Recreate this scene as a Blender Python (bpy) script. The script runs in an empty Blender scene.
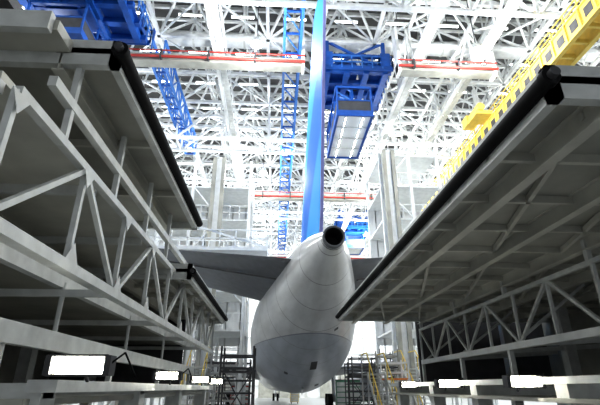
import bpy, math, random
from mathutils import Vector, Matrix
random.seed(4)
sc=bpy.context.scene
# ---------------------------------------------------------------- materials
def mk(name,col,rough=0.5,metal=0.0,var=0.12,scale=3.0,emit=0.0,ecol=None,coat=0.0,spec=0.5):
    m=bpy.data.materials.new(name); m.use_nodes=True
    nt=m.node_tree; b=nt.nodes['Principled BSDF']
    b.inputs['Roughness'].default_value=rough
    b.inputs['Metallic'].default_value=metal
    b.inputs['Coat Weight'].default_value=coat
    b.inputs['Specular IOR Level'].default_value=spec
    tc=nt.nodes.new('ShaderNodeTexCoord'); nz=nt.nodes.new('ShaderNodeTexNoise')
    nz.inputs['Scale'].default_value=scale; nz.inputs['Detail'].default_value=5
    nt.links.new(tc.outputs['Object'],nz.inputs['Vector'])
    cr=nt.nodes.new('ShaderNodeValToRGB')
    cr.color_ramp.elements[0].position=0.3; cr.color_ramp.elements[1].position=0.7
    cr.color_ramp.elements[0].color=tuple(max(0,c*(1-var)) for c in col)+(1,)
    cr.color_ramp.elements[1].color=tuple(min(1,c*(1+var)) for c in col)+(1,)
    nt.links.new(nz.outputs['Fac'],cr.inputs['Fac']); nt.links.new(cr.outputs['Color'],b.inputs['Base Color'])
    if emit>0:
        b.inputs['Emission Color'].default_value=tuple(ecol or col)+(1,)
        b.inputs['Emission Strength'].default_value=emit
    return m
M={}
M['steel']=mk('white_painted_steel',(0.76,0.78,0.78),0.5,0,0.08)
M['deck']=mk('grey_deck_plate',(0.36,0.36,0.32),0.5,0,0.22,1.2)
M['deckrib']=mk('grey_deck_rib',(0.54,0.535,0.48),0.5,0,0.12,2)
M['truss']=mk('light_grey_truss',(0.60,0.615,0.60),0.45,0,0.14,4)
M['dark']=mk('dark_grey_steel',(0.06,0.06,0.065),0.6,0,0.2)
M['rubber']=mk('black_rubber',(0.006,0.006,0.007),0.7,0,0.3,6,spec=.15)
M['blue']=mk('blue_crane_paint',(0.01,0.09,0.38),0.45,0,0.15)
M['lblue']=mk('light_blue_crane_paint',(0.05,0.20,0.58),0.45,0,0.12)
M['red']=mk('red_pipe_paint',(0.45,0.05,0.04),0.5,0,0.1)
M['yellow']=mk('yellow_crane_paint',(0.80,0.60,0.13),0.5,0,0.1)
M['roof']=mk('roof_sheet',(0.12,0.12,0.12),0.8,0,0.3,0.4)
M['wall']=mk('wall_sheet',(0.80,0.81,0.81),0.7,0,0.08,0.5)
M['floor']=mk('sealed_concrete',(0.42,0.43,0.43),0.3,0,0.12,0.3)
M['chrome']=mk('bare_metal',(0.55,0.55,0.56),0.3,0.9,0.1)
M['black']=mk('exhaust_black',(0.01,0.01,0.01),0.8,0,0.3)  # plain near-black for the APU exhaust interior
M['stab']=mk('tailplane_grey',(0.16,0.17,0.19),0.4,0,0.12)
M['tube']=mk('fluorescent_tube',(1,1,1),0.5,0,0,1,emit=75.0,ecol=(1.0,0.98,0.88))
M['strip']=mk('roof_strip_and_fill_tube',(1,1,1),0.5,0,0,1,emit=10.0,ecol=(0.98,1.0,1.0))
M['lamp']=mk('highbay_lens',(1,1,1),0.5,0,0,1,emit=14.0,ecol=(0.98,1.0,1.0))
M['orange']=mk('orange_plastic',(0.8,0.25,0.05),0.5)
M['green']=mk('green_cart_paint',(0.10,0.25,0.16),0.5)
def fusemat():
    m=bpy.data.materials.new('fuselage_paint'); m.use_nodes=True; nt=m.node_tree; b=nt.nodes['Principled BSDF']
    b.inputs['Roughness'].default_value=0.28; b.inputs['Coat Weight'].default_value=0.3
    tc=nt.nodes.new('ShaderNodeTexCoord'); sp=nt.nodes.new('ShaderNodeSeparateXYZ')
    nt.links.new(tc.outputs['Object'],sp.inputs[0])
    cr=nt.nodes.new('ShaderNodeValToRGB'); mp=nt.nodes.new('ShaderNodeMapRange')
    mp.inputs['From Min'].default_value=0; mp.inputs['From Max'].default_value=10
    nt.links.new(sp.outputs['Z'],mp.inputs['Value']); nt.links.new(mp.outputs[0],cr.inputs[0])
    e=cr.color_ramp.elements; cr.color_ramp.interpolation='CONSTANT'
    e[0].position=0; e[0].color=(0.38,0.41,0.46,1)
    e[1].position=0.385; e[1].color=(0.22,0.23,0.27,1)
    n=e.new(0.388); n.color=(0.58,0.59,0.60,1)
    def seam(sock,period,wd):
        dv=nt.nodes.new('ShaderNodeMath'); dv.operation='DIVIDE'; dv.inputs[1].default_value=period
        fr=nt.nodes.new('ShaderNodeMath'); fr.operation='FRACT'
        lt=nt.nodes.new('ShaderNodeMath'); lt.operation='LESS_THAN'; lt.inputs[1].default_value=wd
        nt.links.new(sock,dv.inputs[0]); nt.links.new(dv.outputs[0],fr.inputs[0]); nt.links.new(fr.outputs[0],lt.inputs[0]); return lt.outputs[0]
    s1=seam(sp.outputs['Y'],1.6,.022)
    nz=nt.nodes.new('ShaderNodeTexNoise'); nz.inputs['Scale'].default_value=1.3; nz.inputs['Detail'].default_value=8
    mpg=nt.nodes.new('ShaderNodeMapping'); mpg.inputs['Scale'].default_value=(1.5,.35,1.5)
    nt.links.new(tc.outputs['Object'],mpg.inputs[0]); nt.links.new(mpg.outputs[0],nz.inputs['Vector'])
    rr=nt.nodes.new('ShaderNodeMapRange'); rr.inputs['From Min'].default_value=.35; rr.inputs['From Max'].default_value=.7; rr.inputs['To Min'].default_value=1.05; rr.inputs['To Max'].default_value=.78
    nt.links.new(nz.outputs['Fac'],rr.inputs['Value'])
    hs=nt.nodes.new('ShaderNodeHueSaturation'); nt.links.new(cr.outputs[0],hs.inputs['Color']); nt.links.new(rr.outputs[0],hs.inputs['Value'])
    mx=nt.nodes.new('ShaderNodeMix'); mx.data_type='RGBA'
    nt.links.new(s1,mx.inputs[0]); nt.links.new(hs.outputs[0],mx.inputs[6]); mx.inputs[7].default_value=(0.24,0.24,0.25,1)
    nt.links.new(mx.outputs[2],b.inputs['Base Color'])
    return m
M['fuse']=fusemat()
def finmat():
    m=bpy.data.materials.new('fin_blue_paint'); m.use_nodes=True; nt=m.node_tree; b=nt.nodes['Principled BSDF']
    b.inputs['Roughness'].default_value=0.6; b.inputs['Coat Weight'].default_value=0.0; b.inputs['Specular IOR Level'].default_value=.3
    tc=nt.nodes.new('ShaderNodeTexCoord'); nz=nt.nodes.new('ShaderNodeTexWave'); nz.inputs['Scale'].default_value=0.1
    nz.bands_direction='DIAGONAL'
    cr=nt.nodes.new('ShaderNodeValToRGB'); nt.links.new(tc.outputs['Object'],nz.inputs['Vector'])
    cr.color_ramp.elements[0].position=0.35; cr.color_ramp.elements[0].color=(0.01,0.20,0.78,1)
    cr.color_ramp.elements[1].position=0.6; cr.color_ramp.elements[1].color=(0.05,0.42,0.95,1)
    nt.links.new(nz.outputs['Fac'],cr.inputs[0]); nt.links.new(cr.outputs[0],b.inputs['Base Color'])
    return m
M['fin']=finmat()
M['finedge']=mk('rudder_trailing_edge_paint',(0.33,0.36,0.78),0.6,0,0.1)
# ---------------------------------------------------------------- mesh builder
class MB:
    def __init__(s): s.v=[];s.f=[];s.m=[];s.sm=[];s.mats=[]
    def mi(s,k):
        if k not in s.mats: s.mats.append(k)
        return s.mats.index(k)
    def add(s,vs,fs,mat,smooth=False):
        o=len(s.v); s.v+= [tuple(v) for v in vs]; i=s.mi(mat)
        for f in fs: s.f.append(tuple(o+k for k in f)); s.m.append(i); s.sm.append(smooth)
    def box(s,x0,x1,y0,y1,z0,z1,mat):
        vs=[(x,y,z) for x in(x0,x1) for y in(y0,y1) for z in(z0,z1)]
        s.add(vs,[(0,1,3,2),(4,6,7,5),(0,4,5,1),(2,3,7,6),(0,2,6,4),(1,5,7,3)],mat)
    def beam(s,p,q,w,h,mat):
        p=Vector(p);q=Vector(q);d=q-p
        if d.length<1e-5:return
        d.normalize(); up=Vector((0,0,1)) if abs(d.z)<0.98 else Vector((0,1,0))
        a=d.cross(up).normalized()*w/2; b=a.normalized().cross(d)*h/2
        vs=[p-a-b,p+a-b,p+a+b,p-a+b,q-a-b,q+a-b,q+a+b,q-a+b]
        s.add(vs,[(3,2,1,0),(4,5,6,7),(0,1,5,4),(1,2,6,5),(2,3,7,6),(3,0,4,7)],mat)
    def tube(s,p,q,r,mat,n=12,r2=None,caps=True):
        p=Vector(p);q=Vector(q);d=(q-p).normalized(); up=Vector((0,0,1)) if abs(d.z)<0.98 else Vector((0,1,0))
        a=d.cross(up).normalized(); b=a.cross(d); r2=r if r2 is None else r2
        vs=[]
        for c,rr in((p,r),(q,r2)):
            for i in range(n):
                t=2*math.pi*i/n; vs.append(c+a*math.cos(t)*rr+b*math.sin(t)*rr)
        s.add(vs,[(i,(i+1)%n,n+(i+1)%n,n+i) for i in range(n)],mat,True)
        if caps: s.add(vs,[tuple(range(n))[::-1],tuple(range(n,2*n))],mat)
    def ibeam(s,p,q,w,h,mat,t=0.02):
        p=Vector(p);q=Vector(q)
        s.beam(p,q,t,h,mat)
        z=Vector((0,0,h/2))
        s.beam(p+z,q+z,w,t,mat); s.beam(p-z,q-z,w,t,mat)
    def loft(s,rings,mat,cap0=True,cap1=True,smooth=True):
        n=len(rings[0]); vs=[v for r in rings for v in r]; fs=[]
        for k in range(len(rings)-1):
            for i in range(n):
                fs.append((k*n+i,k*n+(i+1)%n,(k+1)*n+(i+1)%n,(k+1)*n+i))
        s.add(vs,fs,mat,smooth)
        if cap0: s.add(rings[0],[tuple(range(n))[::-1]],mat)
        if cap1: s.add(rings[-1],[tuple(range(n))],mat)
    def obj(s,name,parent=None):
        me=bpy.data.meshes.new(name); me.from_pydata(s.v,[],s.f)
        for k in s.mats: me.materials.append(M[k])
        me.polygons.foreach_set('material_index',s.m); me.polygons.foreach_set('use_smooth',s.sm)
        me.update()
        import bmesh
        bm=bmesh.new(); bm.from_mesh(me); bmesh.ops.recalc_face_normals(bm,faces=bm.faces); bm.to_mesh(me); bm.free()
        o=bpy.data.objects.new(name,me); sc.collection.objects.link(o)
        if parent: o.parent=parent
        return o
def empty(name):
    e=bpy.data.objects.new(name,None); sc.collection.objects.link(e); return e
def truss(b,x,y0,y1,z0,z1,n,w,mat,axis='y',web=None):
    web=web or w*0.7
    P=(lambda t,z:(x,t,z)) if axis=='y' else (lambda t,z:(t,x,z))
    b.beam(P(y0,z0),P(y1,z0),w,w,mat); b.beam(P(y0,z1),P(y1,z1),w,w,mat)
    for i in range(n+1):
        t=y0+(y1-y0)*i/n; b.beam(P(t,z0),P(t,z1),web,web,mat)
        if i<n:
            t2=y0+(y1-y0)*(i+1)/n
            if i%2==0: b.beam(P(t,z0),P(t2,z1),web,web,mat)
            else: b.beam(P(t,z1),P(t2,z0),web,web,mat)
def rail(b,p,q,h,mat,n=6,r=0.025):
    p=Vector(p);q=Vector(q)
    for k in (0.5,1.0):
        z=Vector((0,0,h*k)); b.beam(p+z,q+z,r*2,r*2,mat)
    for i in range(n+1):
        c=p.lerp(q,i/n); b.beam(c,c+Vector((0,0,h)),r*2,r*2,mat)
# ---------------------------------------------------------------- shell
XL,XR,YB,YF,ZR=-42,48,-25,92,33
b=MB(); b.box(XL-1,XR+1,YB-1,YF+1,-0.3,0,'floor'); b.obj('floor')
b=MB(); b.box(XL-1,XR+1,YB-1,YF+1,ZR,ZR+0.3,'roof')
for y in range(YB,YF,3): b.box(XL,XR,y,y+0.2,ZR-0.35,ZR,'steel')
b.obj('ceiling')
def wallx(x,name,sgn):
    b=MB(); b.box(min(x,x+sgn*0.4),max(x,x+sgn*0.4),YB,YF,0,ZR,'wall')
    for y in range(YB+4,YF,8):
        xx=x-sgn*0.4; b.box(min(x,xx),max(x,xx),y,y+0.5,0,ZR,'steel')
    for z in range(3,ZR,3): 
        xx=x-sgn*0.2; b.box(min(x,xx),max(x,xx),YB,YF,z,z+0.2,'steel')
    b.obj(name)
wallx(XL,'wall_left',-1); wallx(XR,'wall_right',1)
b=MB(); b.box(XL,XR,YF,YF+0.4,0,ZR,'wall')
for x in range(XL,XR,6): b.box(x,x+0.5,YF-0.5,YF,0,ZR,'truss')
for z in range(2,ZR,3): b.box(XL,XR,YF-0.25,YF,z,z+0.2,'truss')
for x in range(-40,44,12): b.box(x+1,x+9,YF-.3,YF-.1,0,5.5,'deck'); b.box(x+4.9,x+5.1,YF-.35,YF-.3,0,5.5,'dark')
b.obj('wall_front')
# ---------------------------------------------------------------- roof space frame
b=MB(); g=4.0
nx=22; ny=28
def bn(i,j): return (XL+1+i*g, YB+2+j*g, 25.6)
def tn(i,j): return (XL+1+(i+.5)*g, YB+2+(j+.5)*g, 29.2)
for i in range(nx+1):
    for j in range(ny+1):
        if i<nx: b.beam(bn(i,j),bn(i+1,j),.24,.24,'steel')
        if j<ny: b.beam(bn(i,j),bn(i,j+1),.24,.24,'steel')
        if i<nx and j<ny:
            t=tn(i,j)
            for a,c in((0,0),(1,0),(0,1),(1,1)): b.beam(bn(i+a,j+c),t,.16,.16,'steel')
            if i<nx-1: b.beam(t,tn(i+1,j),.18,.18,'steel')
            if j<ny-1: b.beam(t,tn(i,j+1),.18,.18,'steel')
            if (i+j)%2==0: b.beam(bn(i,j),bn(i+1,j+1),.12,.12,'steel')
            else: b.beam(bn(i+1,j),bn(i,j+1),.12,.12,'steel')
            b.beam(t,(t[0],t[1],ZR),.12,.12,'steel')
            if i<nx-1: b.beam((t[0],t[1],ZR-.3),tn(i+1,j),.12,.12,'steel')
            if j<ny-1: b.beam((t[0],t[1],ZR-.3),tn(i,j+1),.12,.12,'steel')
b.obj('roof_space_frame')
for k,y in enumerate((16,33,50,67,84)):
    b=MB()
    for yy in (y,y+2.2):
        truss(b,yy,XL+1,XR-1,21.8,25.6,22,.26,'steel',axis='x',web=.15)
    for i in range(23):
        x=XL+1+i*4.0
        b.beam((x,y,21.8),(x,y+2.2,21.8),.13,.13,'steel'); b.beam((x,y,25.6),(x,y+2.2,25.6),.13,.13,'steel')
        b.beam((x,y,21.8),(min(x+4,XR-1),y+2.2,21.8),.09,.09,'steel')
    b.obj('roof_truss')
for x in (-18,-4.5,9.2,13.5,25):
    b=MB()
    truss(b,x,6,90,22.7,25.6,24,.22,'steel',axis='y',web=.13)
    b.box(x+.2,x+.6,6,90,22.66,22.72,'truss')
    rail(b,(x+.65,6,22.7),(x+.65,90,22.7),1.1,'steel',40,.03)
    b.obj('roof_walkway_girder')
for y in (27,58):
    b=MB(); b.tube((XL+1,y,27.2),(XR-1,y,27.2),.55,'steel',16)
    for i in range(22): b.tube((XL+3+i*4,y,27.2),(XL+3.15+i*4,y,27.2),.6,'truss',16)
    b.obj('ventilation_duct')
b=MB()
for i in range(-9,12):
    for j in range(2,22):
        x=i*4.0+1; y=j*4.0+1.2
        b.box(x-.9,x+.9,y-.12,y+.12,27.9,28.0,'truss'); b.tube((x-.85,y,27.86),(x+.85,y,27.86),.06,'strip',8)
        b.beam((x,y,28),(x,y,29.2),.04,.04,'dark')
b.obj('roof_strip_lights')
for y,z,segs in((23.2,21.7,((XL+2,1.6),(8.0,14.9))),(45,21.5,((XL+2,14.9),)),(70,21.5,((XL+2,14.9),))):
    b=MB()
    for xa,xb in segs:
        b.box(xa,xb,y,y+.6,z,z+.6,'deck'); b.box(xa,xb,y-.05,y+.65,z-.05,z,'deck')
        b.tube((xa,y-.25,z+.15),(xb,y-.25,z+.15),.09,'red',8)
        b.tube((xa,y-.25,z+.65),(xb,y-.25,z+.65),.05,'red',8)
        b.box(xa,xa+.2,y-.1,y+.7,z-.2,25.5,'steel'); b.box(xb-.2,xb,y-.1,y+.7,z-.2,25.5,'steel')
        n=int((xb-xa)/3.1)
        for i in range(n):
            x=xa+1+i*3.1; b.box(x,x+.12,y-.35,y,z,z+.7,'dark')
            if i%4==0: b.beam((x,y+.4,z+.6),(x,y+.4,25.6),.16,.16,'steel')
    b.obj('crane_bridge_beam')
for x,w,y0,y1,n in((-9.2,.9,24.5,38,9),(.2,1.1,18,84,36)):
    b=MB()
    for xx in(x,x+w):
        truss(b,xx,y0,y1,23.0,24.6,n,.17,'lblue',axis='y',web=.1)
    for i in range(n+1):
        st=(y1-y0)/n; y=y0+i*st; b.beam((x,y,23),(x+w,y,23),.12,.12,'blue')
        if i<n: b.beam((x,y,23),(x+w,y+st,23),.08,.08,'lblue')
        if i%4==0: b.beam((x,y,24.6),(x,y,25.7),.15,.15,'blue')
    b.obj('crane_runway')
b=MB()
X0=16.2; zz=19.6; W=1.2
for xx in(X0,X0+W): b.box(xx,xx+.12,12,60,zz,zz+1.2,'yellow'); b.box(xx-.08,xx+.2,12,60,zz-.08,zz+.02,'yellow'); b.box(xx-.08,xx+.2,12,60,zz+1.2,zz+1.28,'yellow')
for i in range(40):
    y=12+i*1.2
    b.box(X0+.1,X0+W,y,y+.15,zz,zz+.3,'yellow'); b.box(X0-.1,X0,y,y+.1,zz,zz+1.2,'yellow')
    b.box(X0-.02,X0,y+.3,y+.9,zz+.3,zz+.9,'dark')
rail(b,(X0,12,zz+1.2),(X0,60,zz+1.2),.75,'yellow',40,.03)
for y in(14,30,40,59): b.beam((X0+.6,y,zz+1.0),(X0+.6,y,25.6),.25,.25,'steel'); b.box(X0,X0+W,y,y+.3,zz+1,zz+1.3,'yellow')
b.tube((X0-.9,26.7,zz+1.9),(X0-.9,28.4,zz+1.9),.32,'yellow',16); b.box(X0-1.3,X0,26.8,28.3,zz+1.3,zz+1.6,'yellow'); b.box(X0-1.3,X0-.5,28.4,29.3,zz+1.4,zz+2.2,'yellow')
b.obj('overhead_crane_girder')
# ---------------------------------------------------------------- teleplatforms
def teleplatform(cx,cy,zc,zt,zb,wd=1.0,bx=0.0,by0=-2.0,by1=1.6,hw=1.25,und='steel',fill_tubes=False,name='suspended_work_platform'):
    b=MB()
    for dx in(-2.1,-.7,.7,2.1):
        b.box(cx+dx*wd-.2,cx+dx*wd+.2,cy-2.2,cy+2.2,zc,zc+.6,'blue')
    for dy in(-2.1,-.7,.7,2.1):
        b.box(cx-2.5*wd,cx+2.5*wd,cy+dy-.18,cy+dy+.18,zc+.1,zc+.5,'blue')
    b.box(cx-2.4*wd,cx-.9,cy-2,cy+2,zc+.5,zc+.56,'blue'); b.box(cx+1.2,cx+2.4*wd,cy-2,cy+2,zc+.5,zc+.56,'blue')
    for dx in(-2.1*wd,2.1*wd):
        for dy in(-2,2):
            b.box(cx+dx-.35,cx+dx+.35,cy+dy-.45,cy+dy+.45,zc+.5,zc+1.7,'blue')
            b.beam((cx+dx,cy+dy,zc+1.5),(cx+dx,cy+dy,zt),.25,.25,'blue')
            b.tube((cx+dx-.35,cy+dy,zc+1.4),(cx+dx+.35,cy+dy,zc+1.4),.35,'dark',14)
    b.box(cx-1.4,cx+.2,cy-1.2,cy+.9,zc+.6,zc+2.0,'blue'); b.box(cx+.5,cx+1.7,cy-1.6,cy-.2,zc+.6,zc+1.6,'lblue')
    b.tube((cx-.9,cy+1.2,zc+1),(cx+1.2,cy+1.2,zc+1),.5,'dark',16)
    for s in(-1,1):
        rail(b,(cx-2.6*wd,cy+s*2.4,zc+.3),(cx+2.6*wd,cy+s*2.4,zc+.3),1.1,'lblue',7,.04)
        rail(b,(cx+s*2.6*wd,cy-2.4,zc+.3),(cx+s*2.6*wd,cy+2.4,zc+.3),1.1,'lblue',7,.04)
        b.beam((cx+s*2.1,cy-2,zc+.6),(cx-s*2.1,cy-2,zt),.15,.15,'blue')
        b.box(cx-2.6*wd,cx+2.6*wd,cy+s*2.4-.03,cy+s*2.4+.03,zc+.1,zc+.5,'blue')
        b.beam((cx-2.1*wd,cy+s*2,zc+1.7),(cx+2.1*wd,cy+s*2,zc+1.7),.2,.3,'blue')
    mx=cx+bx; L=zc-(zb+2.2)
    for k,(w,a,c) in enumerate(((1.2,zc+.4,zc-L*.45),(.95,zc-L*.3,zc-L*.8),(.7,zc-L*.7,zb+2.0))):
        for sx in(-1,1):
            for sy in(-1,1): b.beam((mx+sx*w/2,cy+sy*w/2,a),(mx+sx*w/2,cy+sy*w/2,c),.16,.16,'blue')
        n=max(2,int((a-c)/.7))
        for i in range(n):
            z1=a+(c-a)*i/n; z2=a+(c-a)*(i+1)/n
            for s in(-1,1):
                b.beam((mx-w/2,cy+s*w/2,z1),(mx+w/2,cy+s*w/2,z2),.09,.09,'lblue')
                b.beam((mx+s*w/2,cy-w/2,z1),(mx+s*w/2,cy+w/2,z2),.09,.09,'blue')
    b.box(mx-.9,mx+.9,cy-.9,cy+.9,zb+2.0,zb+2.45,'blue')
    y0=cy+by0; y1=cy+by1
    b.box(mx-hw,mx+hw,y0,y1,zb,zb+.18,und)
    for yy in(y0-.08,y1): b.box(mx-hw-.08,mx+hw+.08,yy,yy+.08,zb-.12,zb+.3,'blue')
    for s in(-1,1): b.box(mx+s*hw-.07,mx+s*hw+.07,y0,y1,zb-.12,zb+.3,'blue')
    n=int((y1-y0)/1.3)
    for i in range(1,n): b.box(mx-hw,mx+hw,y0+(y1-y0)*i/n,y0+(y1-y0)*i/n+.06,zb-.05,zb,'truss')
    if fill_tubes:  # added glow tubes that brighten the otherwise grey platform underside
        for s in(-.5,.5):
            for i in range(n):
                ya=y0+(y1-y0)*i/n+.2; yb=y0+(y1-y0)*(i+1)/n-.15
                b.box(mx+s*hw-.05,mx+s*hw+.05,ya,yb,zb-.06,zb,'truss'); b.tube((mx+s*hw,ya,zb-.09),(mx+s*hw,yb,zb-.09),.03,'strip',8)
    for s in(-1,1):
        m=int((y1-y0)/1.2)
        for i in range(m+1):
            yy=y0+(y1-y0)*i/m; b.beam((mx+s*hw,yy,zb),(mx+s*hw,yy,zb+2.1),.1,.1,'blue')
        b.beam((mx+s*hw,y0,zb+1.1),(mx+s*hw,y1,zb+1.1),.07,.07,'blue')
        b.beam((mx+s*hw,y0,zb+2.1),(mx+s*hw,y1,zb+2.1),.16,.16,'blue')
        b.box(mx+s*hw-.02,mx+s*hw+.02,y0,y1,zb+.3,zb+1.05,'dark')
    for yy in(y0,y1):
        b.beam((mx-hw,yy,zb+2.1),(mx+hw,yy,zb+2.1),.16,.16,'blue')
        b.beam((mx-hw,yy,zb+1.1),(mx+hw,yy,zb+1.1),.1,.1,'blue')
        b.box(mx-hw,mx+hw,yy-.02,yy+.02,zb+.3,zb+1.05,'dark')
    b.box(mx-hw,mx+hw,cy-.9,cy+.9,zb+2.05,zb+2.15,'blue')
    return b.obj(name)
teleplatform(5.5,27,22.6,25.6,17.6,1.0,-.75,-4.2,1.2,1.1,'wall',True)
teleplatform(-12.2,20.3,22.4,25.6,19.9,1.35,-.6,-1.2,2.4,1.6,'blue')
teleplatform(11,60,22.6,25.6,20)
# ---------------------------------------------------------------- aircraft
air=empty('airliner')
def cx(y): return 1.9-(y-14)*.029
secs=[(14.0,6.39,.36,.36),(14.4,6.38,.46,.46),(15,6.36,.66,.68),(16,6.28,.98,1.04),(17.5,6.12,1.37,1.5),(19,5.9,1.74,1.88),(21,5.56,2.18,2.32),(23,5.2,2.56,2.68),(25,4.88,2.84,2.95),(27,4.66,2.98,3.08),(29.5,4.55,3.04,3.14),(34,4.55,3.04,3.14),(45,4.55,3.04,3.14),(60,4.55,3.04,3.14),(70,4.55,3.04,3.14),(74,4.4,2.7,2.7),(77,4.2,1.9,1.9),(78.8,4.0,.9,.9),(79.3,3.9,.2,.2)]
def interp(y):
    for a,c in zip(secs,secs[1:]):
        if a[0]<=y<=c[0]:
            t=(y-a[0])/(c[0]-a[0]); return [a[k]+(c[k]-a[k])*t for k in range(4)]
b=MB(); N=56; rings=[]
for (y,zc,rx,rz) in secs:
    rings.append([(cx(y)+rx*math.cos(2*math.pi*i/N),y,zc+rz*math.sin(2*math.pi*i/N)) for i in range(N)])
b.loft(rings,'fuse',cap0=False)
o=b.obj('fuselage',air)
b=MB(); rr=[]
for (y,r) in((13.98,.37),(13.72,.38),(13.70,.35),(13.75,.31),(14.5,.26)):
    rr.append([(1.9+r*math.cos(2*math.pi*i/32),y,6.39+r*math.sin(2*math.pi*i/32)) for i in range(32)])
b.loft(rr[:4],'stab',False,False); b.loft(rr[3:],'black',False,True)
b.tube((1.9,14.02,6.39),(1.9,13.95,6.39),.40,'dark',32,caps=False)
b.obj('apu_exhaust',air)
def foil(n=14):
    return [(k/n, (2.6*math.sqrt(k/n)*(1-k/n)+.02) if k<n else .05) for k in range(n+1)]
def finring(le,te,z,th):
    r=[]; p=[(le+(te-le)*t,w*th/2) for t,w in foil()]
    for y,w in p: r.append((cx(y)+w,y,z))
    for y,w in reversed(p[1:]): r.append((cx(y)-w,y,z))
    return r
b=MB()
b.loft([finring(27.5,17.3,6.9,.76),finring(25.2,16.7,8.2,.74),finring(20.8,15.2,14,.60),finring(17.6,14.0,18.8,.46),finring(16.8,13.9,19.1,.2)],'fin')
b.obj('vertical_stabilizer',air)
b=MB()
b.beam((cx(17.3),17.28,7.1),(cx(16.7),16.68,8.2),.14,.1,'finedge'); b.beam((cx(16.7),16.68,8.2),(cx(15.2),15.18,14),.13,.1,'finedge'); b.beam((cx(15.2),15.18,14),(cx(14),13.98,18.8),.12,.1,'finedge')
b.obj('rudder_trailing_edge',air)
for s,nm in((-1,'tailplane_port'),(1,'tailplane_starboard')):
    b=MB(); rs=[]
    for (d,le,te,zl,zt,th) in((.3,23.6,16.9,5.55,6.35,.62),(1.6,23.2,17.2,5.75,6.6,.6),(9.6,25.6,22.4,8.1,8.6,.26),(9.9,25.6,23.2,8.2,8.65,.1)):
        x=cx(18)+s*d; r=[]
        p=[(le+(te-le)*t,zl+(zt-zl)*t,w*th/2) for t,w in foil()]
        for y,z,w in p: r.append((x,y,z+w))
        for y,z,w in reversed(p[1:]): r.append((x,y,z-w))
        rs.append(r)
    b.loft(rs,'stab')
    b.beam((cx(18)+s*1.8,18.9,6.12),(cx(18)+s*9.4,23.3,8.3),.05,.06,'dark')
    b.obj(nm,air)
for s,nm in((-1,'wing_port'),(1,'wing_starboard')):
    b=MB(); rs=[]
    for (d,le,te,z,th) in((1.0,54,42,3.0,1.4),(9,49,40.5,3.8,.9),(27,37,34.8,6.4,.25)):
        x=cx(48)+s*d; r=[]
        p=[(le+(te-le)*t,w*th/2) for t,w in foil()]
        for y,w in p: r.append((x,y,z+w))
        for y,w in reversed(p[1:]): r.append((x,y,z-w))
        rs.append(r)
    b.loft(rs,'stab')
    ex=cx(48)+s*9.5; rr=[]
    for y,r in((55,1.35),(54.5,1.65),(52,1.75),(49,1.5),(47,1.0),(46,.6)): rr.append([(ex+r*math.cos(2*math.pi*i/28),y,2.2+r*math.sin(2*math.pi*i/28)) for i in range(28)])
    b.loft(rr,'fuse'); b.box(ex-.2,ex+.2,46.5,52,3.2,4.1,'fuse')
    b.obj(nm,air)
b=MB()
for gx in(-4.6,4.6):
    x=cx(44)+gx; b.tube((x,44,.6),(x,44,3.2),.2,'chrome',12); b.beam((x,44,1.2),(x,46,3),.12,.12,'steel')
    for dy in(-.8,.8):
        for dx in(-.5,.5): b.tube((x+dx-.22,44+dy,.62),(x+dx+.22,44+dy,.62),.62,'rubber',24)
    b.beam((x,43.2,.62),(x,44.8,.62),.2,.2,'chrome')
x=cx(70); b.tube((x,70,.5),(x,70,2.0),.13,'chrome',12)
for dx in(-.3,.3): b.tube((x+dx-.15,70,.5),(x+dx+.15,70,.5),.5,'rubber',24)
b.obj('landing_gear',air)
b=MB()
def sp_(yy,aa):
    _,zc,rx,rz=interp(yy); return Vector((cx(yy)+(rx+.012)*math.cos(aa),yy,zc+(rz+.012)*math.sin(aa)))
for (y,a,w,h) in((22.5,-84,.16,.45),(26.0,-74,.12,.25),(24,-112,.1,.15),(19.5,-60,.1,.1)):
    _,zc,rx,rz=interp(y); t=math.radians(a); da=w/rx
    b.add([sp_(y-h,t-da),sp_(y-h,t+da),sp_(y+h,t+da),sp_(y+h,t-da)],[(0,1,2,3)],'dark')
b.beam((cx(26),26,1.75),(cx(26),26.2,1.45),.06,.3,'steel')
b.obj('belly_hatches',air)
# ---------------------------------------------------------------- docks
def deck(b,x0,x1,y0,y1,z,edge_x,ribs=1.15,longs=(),rubber=True,t=.08,rr=.1):
    b.box(x0,x1,y0,y1,z,z+t,'deck')
    y=y0+.05
    while y<y1:
        b.box(x0,x1,y,y+.06,z-.11,z,'deckrib'); y+=ribs
    for x in longs: b.ibeam((x,y0,z-.12),(x,y1,z-.12),.14,.24,'deckrib')
    for y in(y0,y1-.1): b.box(x0,x1,y,y+.1,z-.16,z+.2,'truss')
    ex=edge_x; s=1 if abs(edge_x-x1)<abs(edge_x-x0) else -1
    b.box(min(ex,ex-s*.1),max(ex,ex-s*.1),y0,y1,z-.16,z+.2,'truss')
    if rubber: b.tube((ex+s*.04,y0-.02,z+.0),(ex+s*.04,y1,z+.0),rr,'rubber',20); b.tube((ex+s*.04,y0-.10,z+.0),(ex+s*.04,y0-.02,z+.0),rr*1.15,'rubber',16); b.tube((ex+s*.04,y0-.16,z+.0),(ex+s*.04,y0-.1,z+.0),rr*.6,'dark',16)
R=empty('maintenance_dock')
b=MB()
deck(b,2.35,10.5,2.95,16.5,4.16,2.35,1.15,(2.9,4.1,5.4,7.0,8.6),rr=.075)
for x0,x1 in((2.9,4.1),(4.1,5.4),(5.4,7.0),(7.0,8.6)):
    for j in range(3):
        y=3.3+j*4.4; b.beam((x0,y,4.09),(x1,y+4.4,4.09),.06,.08,'deckrib')
b.obj('deck',R)
b=MB(); truss(b,5.4,1.5,16.5,2.6,3.7,11,.08,'truss','y',.06)
b.box(5.33,5.47,1.5,16.5,2.5,2.64,'steel')
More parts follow.
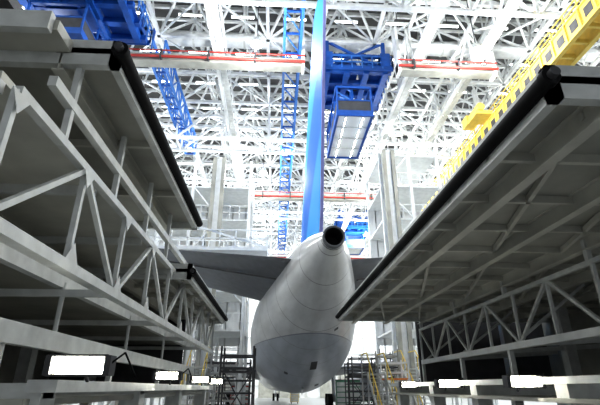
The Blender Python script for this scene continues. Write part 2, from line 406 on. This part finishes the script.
for y in(3,7,10,13,16.3):
    b.beam((5.4,y,3.7),(5.4,y,4.1),.09,.09,'truss'); b.beam((5.4,y,2.6),(10.4,y,2.9),.09,.12,'truss'); b.beam((5.4,y,2.6),(7.4,y,4.0),.06,.06,'truss')
b.obj('side_truss',R)
b=MB()
b.box(4.25,4.6,5.5,17,1.76,1.86,'truss'); b.box(4.25,10.4,5.5,17,1.50,1.56,'deck')
for y in(7,10.2,13,16.5):
    b.box(4.4,4.72,y-.16,y+.16,0,1.76,'truss'); b.beam((5.4,y,1.6),(5.4,y,2.5),.1,.1,'truss')
    b.box(8.5,8.8,y-.15,y+.15,0,4.1,'truss'); b.box(4.65,10.4,y-.1,y+.1,1.56,1.76,'truss')
b.box(10.4,10.5,2.75,17,0,5.2,'deck')
b.box(5.4,10.4,16.9,17,1.6,4.1,'dark')
b.obj('lower_frame',R)
Ld=empty('maintenance_dock')
b=MB()
deck(b,-7.5,-1.9,4.1,9.8,5.3,-1.9,1.9,(-2.55,-4,-5.5),rr=.085)
b.box(-7.5,-2.45,3.75,4.1,5.3,5.44,'deckrib'); b.box(-7.5,-2.5,3.66,3.75,5.24,5.48,'truss')
b.box(-9,-4.3,3.9,9.8,7.3,7.5,'dark'); b.box(-9,-4.3,3.8,3.9,7.2,7.6,'dark')
b.beam((-4.4,5,5.3),(-4.4,5,7.3),.12,.12,'truss'); b.beam((-4.4,9,5.3),(-4.4,9,7.3),.12,.12,'truss')
b.obj('sliding_deck',Ld)
b=MB()
deck(b,-8,-1.95,9.9,17.4,4.15,-1.95,1.2,(-2.5,-3.6,-5.2),rr=.07)
b.box(-8,-2.45,3.2,9.9,4.2,4.28,'deckrib')
for i in range(4): b.box(-8,-2.45,3.2+i*2.2,3.28+i*2.2,4.08,4.2,'truss')
for x in(-4.4,-6.4): b.ibeam((x,3.2,4.08),(x,9.9,4.08),.14,.24,'deckrib')
b.obj('lower_deck',Ld)
b=MB()
truss(b,-2.35,3.3,17.2,2.95,4.15,9,.095,'truss','y',.062)
b.box(-2.42,-2.28,2.6,17.2,2.88,3.0,'truss')
b.beam((-2.35,3.75,4.62),(-2.35,17.2,4.62),.09,.12,'truss')
for y in(4.2,5.8,7.4,9.0): b.beam((-2.35,y,4.1),(-2.35,y,5.2),.07,.07,'truss')
for k in range(10):
    y=3.3+k*13.9/9; b.add([(-2.29,y-.16,3.0),(-2.29,y+.16,3.0),(-2.29,y,3.22)],[(0,1,2)],'truss'); b.add([(-2.29,y-.14,4.1),(-2.29,y+.14,4.1),(-2.29,y,3.9)],[(0,1,2)],'truss')
b.beam((-3.1,1.5,3.1),(-3.1,17.2,3.1),.12,.16,'truss'); b.beam((-3.0,1.5,2.28),(-3.0,17.2,2.28),.12,.24,'truss')
for i in range(5):
    y=3.3+i*3.1; b.beam((-2.35,y,2.95),(-6.2,y,2.95),.08,.1,'truss'); b.tube((-3.05,y,2.3),(-3.05,y,3.1),.035,'truss',8)
b.box(-8,-3.1,3.0,17.2,3.18,3.24,'deck')
b.obj('side_truss',Ld)
b=MB()
b.box(-2.5,-2.2,4.9,17.2,1.66,1.78,'truss'); b.box(-8,-2.5,4.9,17.2,1.52,1.6,'deck')
for y in(5.2,8.8,12.4,16.8):
    b.box(-2.75,-2.4,y-.17,y+.17,0,1.66,'truss'); b.beam((-3.05,y,1.6),(-3.05,y,2.2),.09,.09,'truss')
    b.box(-6.6,-6.3,y-.15,y+.15,0,4.1,'truss'); b.box(-8,-2.4,y-.12,y+.12,1.6,1.75,'truss')
b.box(-8.1,-8,2.5,17.4,0,8,'deck'); b.box(-8,-3.4,17.1,17.2,1.6,4.1,'dark')
b.obj('lower_frame',Ld)
def worklamp(x,y,z,w):
    b=MB(); h=w*.30
    rf=[]
    for i in range(9):
        t=math.pi*i/8; rf.append((y+.02+math.sin(t)*.09,z-h/2*math.cos(t)))
    vs=[];fs=[]
    for sx in(-w/2,w/2):
        for (yy,zz_) in rf: vs.append((x+sx,yy,zz_))
    for i in range(8): fs.append((i,i+1,10+i,9+i))
    b.add(vs,fs,'deckrib',True)
    for k in(-1,1): b.tube((x-w/2+.05,y+.0,z+k*h*.24),(x+w/2-.05,y+.0,z+k*h*.24),h*.09,'tube',10)
    for s in(-1,1): b.box(x+s*w/2-.03,x+s*w/2+.03,y-.04,y+.13,z-h*.55,z+h*.55,'dark')
    for s in(-1,1): b.beam((x-w/2,y-.03,z+s*h*.54),(x+w/2,y-.03,z+s*h*.54),.03,.02,'dark')
    for t in(-.2,.2): b.beam((x+t*w,y-.06,z-h*.54),(x+t*w,y-.06,z+h*.54),.008,.008,'dark')
    b.beam((x,y+.1,z),(x,y+.3,z-.14),.03,.03,'dark')
    b.tube((x+w/2,y,z),(x+w/2+.12,y+.1,z+.13),.01,'rubber',6); b.tube((x+w/2+.12,y+.1,z+.13),(x+w/2+.2,y+.3,z-.1),.01,'rubber',6)
    return b.obj('fluorescent_work_lamp')
for y,w in((4.75,.58),(8.7,.46),(12.6,.5),(16,.5)): worklamp(-1.96,y,1.91,w)
for y,w in((7.3,.56),(10.6,.54),(13.8,.5)): worklamp(4.02,y,1.80,w)
# ---------------------------------------------------------------- tail dock towers
def tower(x0,x1,y0,y1,zt,nx,dz,fr=.5,panel=True):
    b=MB()
    for i in range(nx+1):
        x=x0+(x1-x0)*i/nx
        for y in(y0,y1): b.beam((x,y,0),(x,y,zt),.22,.22,'steel')
    z=dz; k=0
    while z<zt+.1:
        b.box(x0,x1,y0,y1,z-.12,z,'steel')
        rail(b,(x0,y0,z),(x1,y0,z),1.1,'steel',nx*3,.03)
        for i in range(nx):
            xa=x0+(x1-x0)*i/nx; xb=x0+(x1-x0)*(i+1)/nx
            if k%2: xa,xb=xb,xa
            if i%2==0: b.beam((xa,y0,z-dz),(xb,y0,z),.1,.1,'steel')
        z+=dz;k+=1
    for i in range(nx*2):
        x=x0+(x1-x0)*(i+.5)/nx/2
        b.box(x-.04,x+.04,y1,y1+.1,0,zt,'truss')
    if panel: b.box(x0,x1,y1,y1+.06,zt*.25,zt*.9,'wall')
    xc=x0+(x1-x0)*fr
    for dx in(0,.7): b.box(xc+dx-.14,xc+dx+.14,y0-.6,y0-.3,0,zt,'deck')
    b.box(xc+.1,xc+.6,y0-.4,y0-.35,0,zt,'steel')
    b.obj('tail_dock_tower')
tower(-11,-2.2,31,35,18.5,4,2.7,.68)
tower(8.0,12.6,30,35,19,2,2.7,.05)
tower(-20,-12,48,53,20,4,3)
tower(16,24,46,51,16,4,3)
b=MB(); pz=9.7
b.box(-8.5,-.6,25.8,28,pz-.2,pz,'steel'); rail(b,(-8.5,25.8,pz),(-.6,25.8,pz),1.1,'steel',8,.035); rail(b,(-8.5,28,pz),(-.6,28,pz),1.1,'steel',8,.035)
for x in(-8.4,-5,-2.0): 
    for y in(27.0,27.9): b.beam((x,y,0),(x,y,pz-.2),.16,.16,'steel')
b.beam((-8.4,27.5,6.5),(-5,27.5,pz-.2),.1,.1,'steel'); b.beam((-5,27.5,pz-.2),(-2,27.5,6.5),.1,.1,'steel')
b.beam((-8.5,25.9,pz+2.4),(-.6,25.9,pz),.12,.12,'steel')
b.obj('tailplane_access_platform')
def stairs(x,y,h,name='access_stairs'):
    b=MB(); n=int(h/.2); run=.25
    for s in(0,.9):
        b.beam((x+s,y,0),(x+s,y+n*run,h),.06,.2,'truss')
        b.beam((x+s,y,1),(x+s,y+n*run,h+1),.05,.05,'yellow'); b.beam((x+s,y+n*run,h+1),(x+s,y+n*run+1.5,h+1),.05,.05,'yellow')
        for i in range(0,n+1,3): b.beam((x+s,y+i*run,i*.2),(x+s,y+i*run,i*.2+1),.04,.04,'yellow')
        b.beam((x+s,y+n*run+1.5,0),(x+s,y+n*run+1.5,h+1),.07,.07,'chrome'); b.beam((x+s,y+n*run,0),(x+s,y+n*run,h),.07,.07,'chrome')
    for i in range(n): b.box(x,x+.9,y+i*run,y+i*run+.24,i*.2+.15,i*.2+.19,'truss')
    b.box(x,x+.9,y+n*run,y+n*run+1.5,h-.06,h,'truss')
    for s in(0,.9): b.tube((x+s-.04,y+n*run+.5,.12),(x+s+.04,y+n*run+.5,.12),.12,'rubber',14)
    b.obj(name)
stairs(4.8,21,2.4); stairs(7.6,24,2.8); stairs(-4.6,22.5,2.8)
def scaffold(x,y,w,d,h,mat='chrome'):
    b=MB()
    for xx in(x,x+w):
        for yy in(y,y+d): b.tube((xx,yy,0),(xx,yy,h+1),.045,mat,8)
    z=.5
    while z<=h+1:
        for yy in(y,y+d): b.beam((x,yy,z),(x+w,yy,z),.07,.07,mat)
        for xx in(x,x+w): b.beam((xx,y,z),(xx,y+d,z),.07,.07,mat)
        z+=.5
    b.beam((x,y,.2),(x+w,y,h),.05,.05,mat); b.beam((x+w,y+d,.2),(x,y+d,h),.05,.05,mat)
    b.box(x,x+w,y,y+d,h-.08,h,'orange' if mat=='steel' else 'dark')
    b.obj('mobile_scaffold')
scaffold(-2.3,20,1.4,1.2,2.4,'dark'); scaffold(-4.3,28.6,2,1.5,3.2,'chrome'); scaffold(6.1,25,1.2,1.3,2.2,'steel')
scaffold(5.8,36.5,2.2,1.5,2.6,'dark'); scaffold(-6.5,37.5,2,1.5,2.6,'dark'); scaffold(5.0,29.6,1.6,1.5,2.6,'dark')
scaffold(-3.9,36.2,2,1.5,2.8,'dark'); scaffold(9.3,36.5,2.4,2,3.4,'dark'); scaffold(6.4,27.6,1.1,1.2,2.9,'deck')
scaffold(-12,60,4,3,5,'dark'); scaffold(12,62,4,3,5,'dark')
def cart(x,y,mat,s=1.0):
    b=MB(); w=s; h=1.07*s
    b.box(x,x+w,y,y+.6,.18,.18+h,mat)
    for i in range(5): b.box(x+.04,x+w-.04,y-.02,y,.24+i*.2*s,.24+i*.2*s+.16*s,'truss' if mat!='dark' else 'deck')
    b.box(x-.03,x+w+.03,y-.03,y+.63,.18+h,.23+h,'dark')
    for a in(.12,w-.12):
        for c in(.1,.5): b.tube((x+a-.03,y+c,.09),(x+a+.03,y+c,.09),.09,'rubber',12)
    b.tube((x-.08,y+.05,h),(x-.08,y+.55,h),.02,'chrome',8)
    b.obj('tool_cart')
cart(5.2,39,'green',2.0); cart(-3.6,39.5,'red',1.6); cart(2,57,'yellow'); cart(7.0,32.5,'dark',1.0); cart(9.6,58,'green',2.6); cart(-7.5,57,'dark',2.6)
# ---------------------------------------------------------------- high bay lamps
def highbay(x,y,z,e):
    b=MB(); b.tube((x,y,z+.1),(x,y,z+.6),.36,'truss',18,r2=.15); b.tube((x,y,z+.04),(x,y,z+.1),.33,'lamp',18); b.beam((x,y,z+.6),(x,y,25.6),.05,.05,'dark')
    b.obj('highbay_lamp')
    l=bpy.data.lights.new('highbay_light','POINT'); l.energy=e; l.shadow_soft_size=.3; l.color=(.975,.995,1.0)
    o=bpy.data.objects.new('highbay_light',l); o.location=(x,y,z-.5); sc.collection.objects.link(o)
for x in(-30,-15.6,-1.5,12.2,27,40):
    for y,e in((10,1300),(20.5 if x!=-15.6 else 24,2200),(38,3400),(56,3600),(76,3400)):
        highbay(x,y,21.0 if not(x==-1.5 and y==20.5) else 20.8,e)
# ---------------------------------------------------------------- world
w=bpy.data.worlds.new('world'); sc.world=w; w.use_nodes=True
w.node_tree.nodes['Background'].inputs[0].default_value=(.90,.95,1,1); w.node_tree.nodes['Background'].inputs[1].default_value=.5
# ---------------------------------------------------------------- camera
cam=bpy.data.cameras.new('camera'); co=bpy.data.objects.new('camera',cam); sc.collection.objects.link(co); sc.camera=co
co.location=(0,0,1.7); p=math.radians(23.2); a=math.atan(.0553)
F=Vector((math.sin(a)*math.cos(p),math.cos(a)*math.cos(p),math.sin(p)))
co.rotation_euler=F.to_track_quat('-Z','Y').to_euler(); cam.lens=26; cam.sensor_width=36; cam.clip_end=500; cam.clip_start=.05
sc.view_settings.view_transform='Standard'; sc.view_settings.exposure=.18; sc.view_settings.gamma=.86
